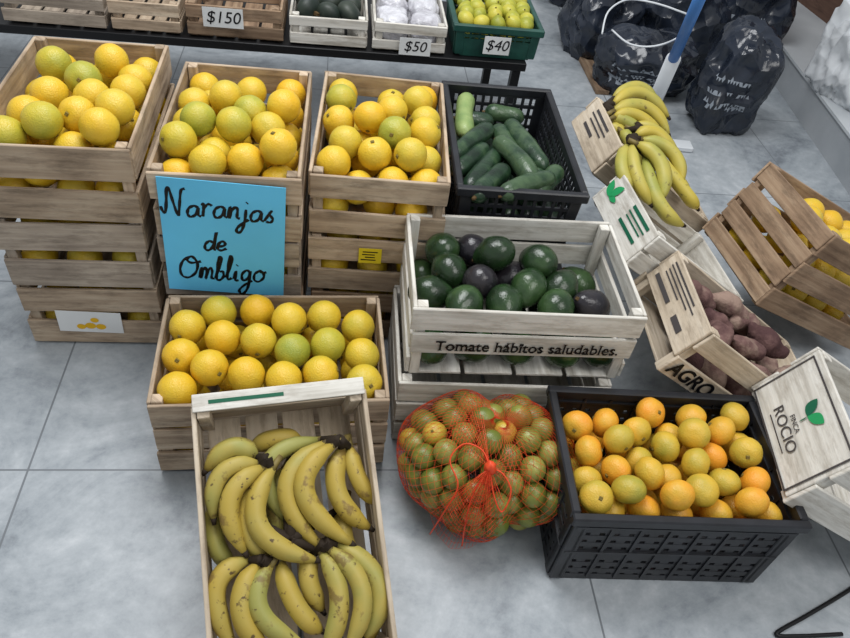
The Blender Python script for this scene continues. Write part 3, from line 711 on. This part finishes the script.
GBN='greenish bananas at the right'
bunch('greenish yellow banana bunch lying at the back of printed crate',(606,106),[((614,98),(636,86),(655,103),.0),((614,104),(642,97),(667,120),.02),((614,111),(642,106),(668,134),.034),((614,117),(638,118),(668,146),.03),((612,122),(630,126),(658,154),.015),((610,126),(622,136),(650,160),.0)],.0205,'ban_g',GBN,(at(635,115,.42),nB1))
bunch('greenish yellow banana bunch hanging over front of printed crate',(630,138),[((628,146),(624,172),(638,196),.0),((632,146),(640,172),(652,202),.02),((638,144),(658,166),(660,196),.035),((642,140),(674,156),(684,180),.03),((650,148),(680,186),(696,211),.01),((645,158),(662,198),(684,224),.015),((636,136),(660,138),(678,160),.01),((634,160),(648,196),(670,216),-.005)],.0205,'ban_g',GBN,(at(662,178,.40),nB1))
bunch('greenish yellow bananas filling the pile between the two large bunches',(640,128),[((636,124),(664,138),(676,168),-.01),((634,130),(652,150),(664,184),-.01),((630,150),(640,186),(664,206),-.03),((650,160),(676,176),(690,198),-.02),((622,132),(634,150),(642,176),-.02)],.0205,'ban_g',GBN,(at(650,150,.41),nB1))
for iz,z in enumerate((.06,.14,.215)):
    for ix in range(4):
        for iy in range(3):
            if (ix+iy+iz)%5==4: continue
            p=m15@Vector((-.16+.092*ix+.01*iz,-.088+.088*iy,z))
            fruit('oy',p,'yellow orange inside the tipped brown crate at far right','orange','oranges in the tipped far right crate')
# ================================================================ LIME NET BAG
cL=at(476,558,0)+Vector((0,.172,.113)); RL=Vector((.168,.136,.122))
def lobe(v):
    u=(v.x*.92+v.y*.3)/RL.x
    return 1-.17*math.exp(-((u-.12)/.2)**2)+.12*noise.noise(v*7+Vector((4,2,7)))
pts=[]; n=94
for i in range(n):
    z=1-2*(i+.5)/n; a=i*2.399963; s=math.sqrt(1-z*z); pts.append([RL.x*s*math.cos(a),RL.y*s*math.sin(a),RL.z*z])
X=np.array(pts)
for it in range(200):
    d=X[:,None,:]-X[None,:,:]; dist=np.sqrt((d**2).sum(-1))+1e-9; np.fill_diagonal(dist,9)
    ov=np.maximum(0,2.02*R_L-dist); X=X+.25*(ov[:,:,None]*d/dist[:,:,None]).sum(1)
    e=np.sqrt((X[:,0]/RL.x)**2+(X[:,1]/RL.y)**2+(X[:,2]/RL.z)**2)
    if it%10==0: lb=np.array([lobe(Vector(x)) for x in X])
    X=X*(1+.10*((lb/e)-1))[:,None]
    X[:,2]=np.maximum(X[:,2],R_L+.002-cL.z)
for i,x in enumerate(X):
    k='ly' if (i*7)%17==0 else 'lg'
    lab='yellowish lime among the green ones inside the orange net bag' if k=='ly' else 'olive green lime inside the orange net bag on the floor'
    fruit(k,cL+Vector(x),lab,'lime',lab+' group')
nb=empty('net_bag',Matrix.Translation((cL.x,cL.y,0))); tag(nb,'orange mesh net bag of limes on the floor beside mandarin crate','net bag')
RN=np.array([RL.x+R_L+.003,RL.y+R_L+.003,RL.z+R_L+.003])
b=MB(); nu,nvv=60,42
for j in range(nvv+1):
    ph=math.pi*j/nvv
    for i in range(nu):
        a=2*math.pi*(i+(.5 if j%2 else 0))/nu
        v=Vector((RN[0]*math.sin(ph)*math.cos(a),RN[1]*math.sin(ph)*math.sin(a),RN[2]*math.cos(ph)))
        v*=lobe(v)+.012; v.z=max(v.z+cL.z,.001); b.v.append(v)
for j in range(1,nvv-2):
    for i in range(nu):
        o=j%2
        f=[j*nu+i,(j+1)*nu+(i+o)%nu,(j+2)*nu+i,(j+1)*nu+(i+o-1)%nu]
        b.f.append(f[::-1]); b.uv.append([(0,0)]*4)
o=b.build('mesh_net',M['net'],nb); md=o.modifiers.new('wire','WIREFRAME'); md.thickness=.00095; md.use_even_offset=False
def hit(px,py,k=1.03):
    d=ray(px,py); q=CAM-cL; A_=sum((d[i]/(RN[i]*k))**2 for i in range(3)); B_=2*sum(d[i]*q[i]/(RN[i]*k)**2 for i in range(3)); C_=sum((q[i]/(RN[i]*k))**2 for i in range(3))-1
    D_=max(0,B_*B_-4*A_*C_); t=(-B_-math.sqrt(D_))/(2*A_); p=CAM+d*t; p.z=max(p.z,.004); return p-Vector((cL.x,cL.y,0))
kn=(490,468)
def fan(ends,na,nj,t0,k0,th,amp=.035):
    b=MB()
    for j in range(nj+1):
        for i in range(na+1):
            f=i/na*(len(ends)-1); k=min(int(f),len(ends)-2); e=(ends[k][0]+(ends[k+1][0]-ends[k][0])*(f-k),ends[k][1]+(ends[k+1][1]-ends[k][1])*(f-k))
            t=t0+(1-t0)*j/nj; b.v.append(hit(kn[0]+(e[0]-kn[0])*t,kn[1]+(e[1]-kn[1])*t,k0+.05*(1-t)+amp*math.sin(i*1.3+t*2.5)))
    for j in range(nj):
        for i in range(na):
            q=j*(na+1)+i; b.f.append([q,q+1,q+na+2,q+na+1]); b.uv.append([(0,0)]*4)
    o=b.build('gathered_net',M['net'],nb); md=o.modifiers.new('wire','WIREFRAME'); md.thickness=th; md.use_even_offset=False
fan([(430,514),(437,534),(450,549),(470,548),(488,536),(508,514)],24,13,.05,1.03,.0011,.05)
fan([(444,500),(455,524),(472,534),(490,520)],16,10,.05,1.07,.0011,.05)
fan([(446,440),(455,410),(466,392),(480,394)],12,16,.08,1.0,.00095)
fan([(520,440),(532,470),(526,502)],10,9,.08,1.0,.00095)
kp=hit(*kn,1.09)
me=sphere_me('knot',.012,1.5,14,10,0,.3); link('knot',me,nb,M['net'],Matrix.Translation(kp))
for path in ([(490,468),(482,450),(464,444),(450,460),(458,486),(444,512),(430,534)],[(490,468),(503,474),(511,492),(502,512),(494,496),(490,470)],[(490,468),(474,492),(466,520),(462,546)]):
    b=MB(); b.tube(catmull([hit(*p_,1.07) for p_ in path],6),.0017,6); b.build('drawstring',M['net'],nb,smooth=True)
# ================================================================ BACK SHELF
s0=at(0,24,.35); s1=at(527,64,.35); sd=(s1-s0).normalized(); sb=Vector((-sd.y,sd.x,0)); sb=sb if sb.y>0 else -sb
yS=math.atan2(sd.y,sd.x); q0=s0-sd*.5; Ls=(s1-q0).length
sh_=empty('display_shelf',pose(q0.x,q0.y,0,yS)); tag(sh_,'black metal display shelf along the back holding small crates','shelf')
MB().box((Ls/2,.25,.335),(Ls,.5,.028)).build('shelf_board',M['metal_black'],sh_,bevel=.002)
for x in (.05,Ls-.03):
    for y in (.02,.48): MB().box((x,y,.16),(.03,.03,.32)).build('leg',M['metal_black'],sh_)
def on_shelf(px):
    p=at(px,24+40*px/527,.35); return p+sb*.012
def shelf_pose(pl_,pr,L): 
    a=on_shelf(pl_); c=on_shelf(pr); W=(c-a).length-.008; mid=(a+c)/2+sb*(L/2); return pose(mid.x,mid.y,.3505,yS),W
mm,W=shelf_pose(2,108,.3); R1=wooden_crate(mm,W,.3,.1,'empty grey wooden tray at left end of the back shelf',M['wood_grey'],ph=.04)
mm,W=shelf_pose(110,183,.3); R2=wooden_crate(mm,W,.3,.1,'small brownish wooden crate second from left on back shelf',M['wood'],ph=.04)
mm,W=shelf_pose(186,284,.3); R3=wooden_crate(mm,W,.3,.11,'wooden crate with white price card on the back shelf',M['wood_brown'],ph=.045)
mm4,W4=shelf_pose(288,368,.3); R4=wooden_crate(mm4,W4,.3,.1,'whitish slatted crate of dark squashes on the back shelf',M['wood_white'],ph=.035)
mm5,W5=shelf_pose(371,446,.3); R5=wooden_crate(mm5,W5,.3,.1,'whitish wooden crate of clear plastic bags on the back shelf',M['wood_white'],ph=.035)
mm6,W6=shelf_pose(449,540,.3); R6=plastic_crate(mm6,W6,.3,.11,'green plastic crate of lemons at right end of back shelf',M['green_plastic'],taper=.04)
def grid(mm,W,L,key,nx,ny,z,names,cat,where,group,jit=.004):
    Ps=[]
    for j in range(ny):
        for i in range(nx):
            Ps.append(mm@Vector(((i+.5)/nx*(W-.05)-(W-.05)/2+ru(-jit,jit),(j+.5)/ny*(L-.05)-(L-.05)/2+ru(-jit,jit),z+ru(0,.012))))
    lab=rowlabels(Ps,[names]*len(Ps),where,18)
    for p,l in zip(Ps,lab): fruit(key,p,l,cat,group)
grid(mm4,W4,.3,'sq',3,3,.08,'dark green squash','squash','whitish crate on back shelf','squashes on the back shelf')
grid(mm6,W6,.3,'le',5,5,.10,'yellow green lemon','lemon','green crate on back shelf','lemons on the back shelf',.008)
grid(mm6,W6-.03,.27,'le',5,5,.05,'yellow green lemon lying underneath','lemon','green crate on shelf','buried lemons on the back shelf')
def card(px,py,s,w,h,label):
    n=-sb; P=on_shelf(px)-sb*.004; c=at_plane(px,py,P-sb*.012,n)
    r=empty('price_card',basis(sd,(0,0,1),c)); tag(r,label,'price card')
    MB().box((0,0,0),(w,h,.001)).build('card',M['paper'],r)
    text(s,h*.85,M['ink'],r,Matrix.Translation((0,0,.001)),name='handwritten_price',shear=.2)
card(223,18,'$150',.125,.062,'white price card with three digit price on back shelf crate')
card(415,47,'$50',.105,.058,'white price card hanging below the crate of clear bags')
card(497,46,'$40',.09,.06,'white price card on the front of green lemon crate')
# ================================================================ BACKGROUND BAGS
def lump(name,P,sx,sy,sz,yaw,mat,label,cat,group=None,seed=0,wr=.13,knot=True,prnt=False,sub=5,fold=.5):
    bm=bmesh.new(); bmesh.ops.create_icosphere(bm,subdivisions=sub,radius=1)
    sd_=Vector((seed*3.1,seed*1.7,seed*.9))
    for v in bm.verts:
        n_=v.co.normalized()
        s=(n_.x**4+n_.y**4+n_.z**4)**.25
        k=(1/s)**.7*(1+.22*noise.noise(n_*1.3+sd_)+wr*(.35-abs(noise.noise(n_*2.3+sd_)))+wr*fold*(.3-abs(noise.noise(Vector((n_.x*5,n_.y*5,n_.z*2.5))+sd_))))
        q=n_*k; z=q.z*sz+sz*.9
        v.co=Vector((q.x*sx,q.y*sy,max(0,z)))
    me=bpy.data.meshes.new(name); bm.to_mesh(me); bm.free()
    me.materials.append(mat)
    if prnt:
        me.materials.append(M['print_grey']); cl=(pose(0,0,0,-yaw)@Vector((-.35,-1,.6))).normalized()
        side=Vector((0,0,1)).cross(cl).normalized()
        for p_ in me.polygons:
            c=p_.center; a_=c.dot(side); zz=c.z
            if p_.normal.dot(cl)>.3 and abs(a_)<sx*.6 and (abs(zz-sz*.62)<.014 or abs(zz-sz*.86)<.007 or abs(zz-sz*1.1)<.007) and noise.noise(Vector((a_*150,zz*150,3)))>-.02: p_.material_index=1
    o=link(name,me,None,None,pose(P.x,P.y,P.z,yaw),True); tag(o,label,cat,group)
    if knot:
        MB().tube([(0,0,sz*1.75),(0.01,0,sz*1.95),(0.03,.01,sz*2.1)],[.06,.025,.05],10).build('tied_top',mat,o,smooth=True)
    return o
for (x,y,lab) in ((-.05,-.07,'front left'),(.05,-.07,'front right'),(-.05,.06,'back left'),(.05,.06,'back right')):
    q=mm5@Vector((x*W5/.22,y,.02))
    lump('plastic_bag',q,.052,.062,.048,yS,M['bag_clear'],'clear plastic bag of whitish produce, %s of crate on back shelf'%lab,'bag','clear bags on the back shelf',int(x*100+y*50+20),.14,False,False,4)
bg='black bags at the back'
lump('rubbish_bag',at(722,140,0)+Vector((-.01,.13,0)),.135,.12,.22,.15,M['bag_black'],'tall dark plastic bag with pale print standing nearest the crates','bag',bg,1,.2,False,prnt=True)
lump('rubbish_bag',at(640,104,0)+Vector((0,.15,0)),.20,.15,.13,.2,M['bag_black'],'low dark plastic bag just left of the white pole','bag',bg,2,.2,False,prnt=True)
lump('rubbish_bag',at(596,64,0)+Vector((0,.16,0)),.17,.15,.16,.5,M['bag_black'],'dark plastic bag beside the wooden board at left of pile','bag',bg,3,.2,False)
lump('rubbish_bag',at(676,84,0)+Vector((0,.26,0)),.20,.14,.20,.3,M['bag_black'],'large dark plastic bag under the white rope','bag',bg,4,.2,False)
lump('rubbish_bag',at(738,86,0)+Vector((0,.24,0)),.17,.13,.24,0,M['bag_black'],'dark plastic bag directly behind the tall printed one','bag',bg,5,.2,False,prnt=True)
lump('rubbish_bag',at(580,18,0)+Vector((0,.22,0)),.2,.16,.19,0,M['bag_black'],'dark plastic bag at back left of pile, above the wooden board','bag',bg,6,.2,False)
lump('rubbish_bag',at(640,24,0)+Vector((0,.3,0)),.22,.16,.22,.2,M['bag_black'],'dark plastic bag at the back middle of the pile','bag',bg,7,.2,False)
lump('rubbish_bag',at(704,32,0)+Vector((0,.34,0)),.2,.16,.25,.1,M['bag_black'],'dark plastic bag at the back right of the pile','bag',bg,9,.2,False)
b=MB(); pz=[(602,34,.36),(608,12,.42),(626,0,.47),(650,2,.49),(676,10,.48),(690,18,.46),(680,36,.43),(655,46,.40),(630,44,.38),(612,30,.37)]
b.tube(catmull([at(x,y,z) for x,y,z in pz],6),.0035,6); tag(b.build('rope',M['white_pvc'],smooth=True),'thin white rope looped over the dark bags','rope')
p0=at(651,110,.022); p1=at(712,-30,.74)
po=empty('pole',Matrix.Translation((p0.x,p0.y,0))); tag(po,'white and blue plastic pole leaning among the dark bags','pole')
v=p1-p0; h0=Vector((0,0,p0.z))
MB().tube([h0,h0+v*.02,h0+v*.45],[.022,.029,.027],16).build('white_tube',M['white_pvc'],po,smooth=True)
MB().tube([h0+v*.45,h0+v*1.0],[.02,.02],16).build('blue_sleeve',M['blue_pvc'],po,smooth=True)
p0=at(677,148,0)
tag(MB().box((0,0,.012),(.11,.06,.022)).build('white_block',M['white_pvc'],None,pose(p0.x,p0.y,0,.1),bevel=.004),'small white block on the floor below the pole','block')
a=at(566,26,0); c=at(602,95,0); v=c-a
tag(MB().box((0,0,.012),(v.length,.06,.022)).build('wooden_board',M['wood_brown'],None,pose((a.x+c.x)/2,(a.y+c.y)/2,0,math.atan2(v.y,v.x)),bevel=.002),'brown wooden board lying on floor left of the dark bags','board')
# pale plastic draped on the ledge
q=at(846,108,ZL)
lump('plastic_sheet',Vector((q.x+.01,q.y+.11,ZL)),.11,.14,.22,.5,M['bag_white'],'loose whitish plastic sheet bundled on the grey ledge at top right','plastic sheet',None,12,.34,False,False,5,1.0)
b=MB(); b.tube(catmull([at(868,578,.006),at(838,597,.006),at(806,616,.006),at(776,634,.006),at(800,636,.006),at(842,634,.006)],6),.0045,8)
tag(b.build('black_cable',M['metal_black'],smooth=True),'black cable lying on the floor at bottom right corner','cable')
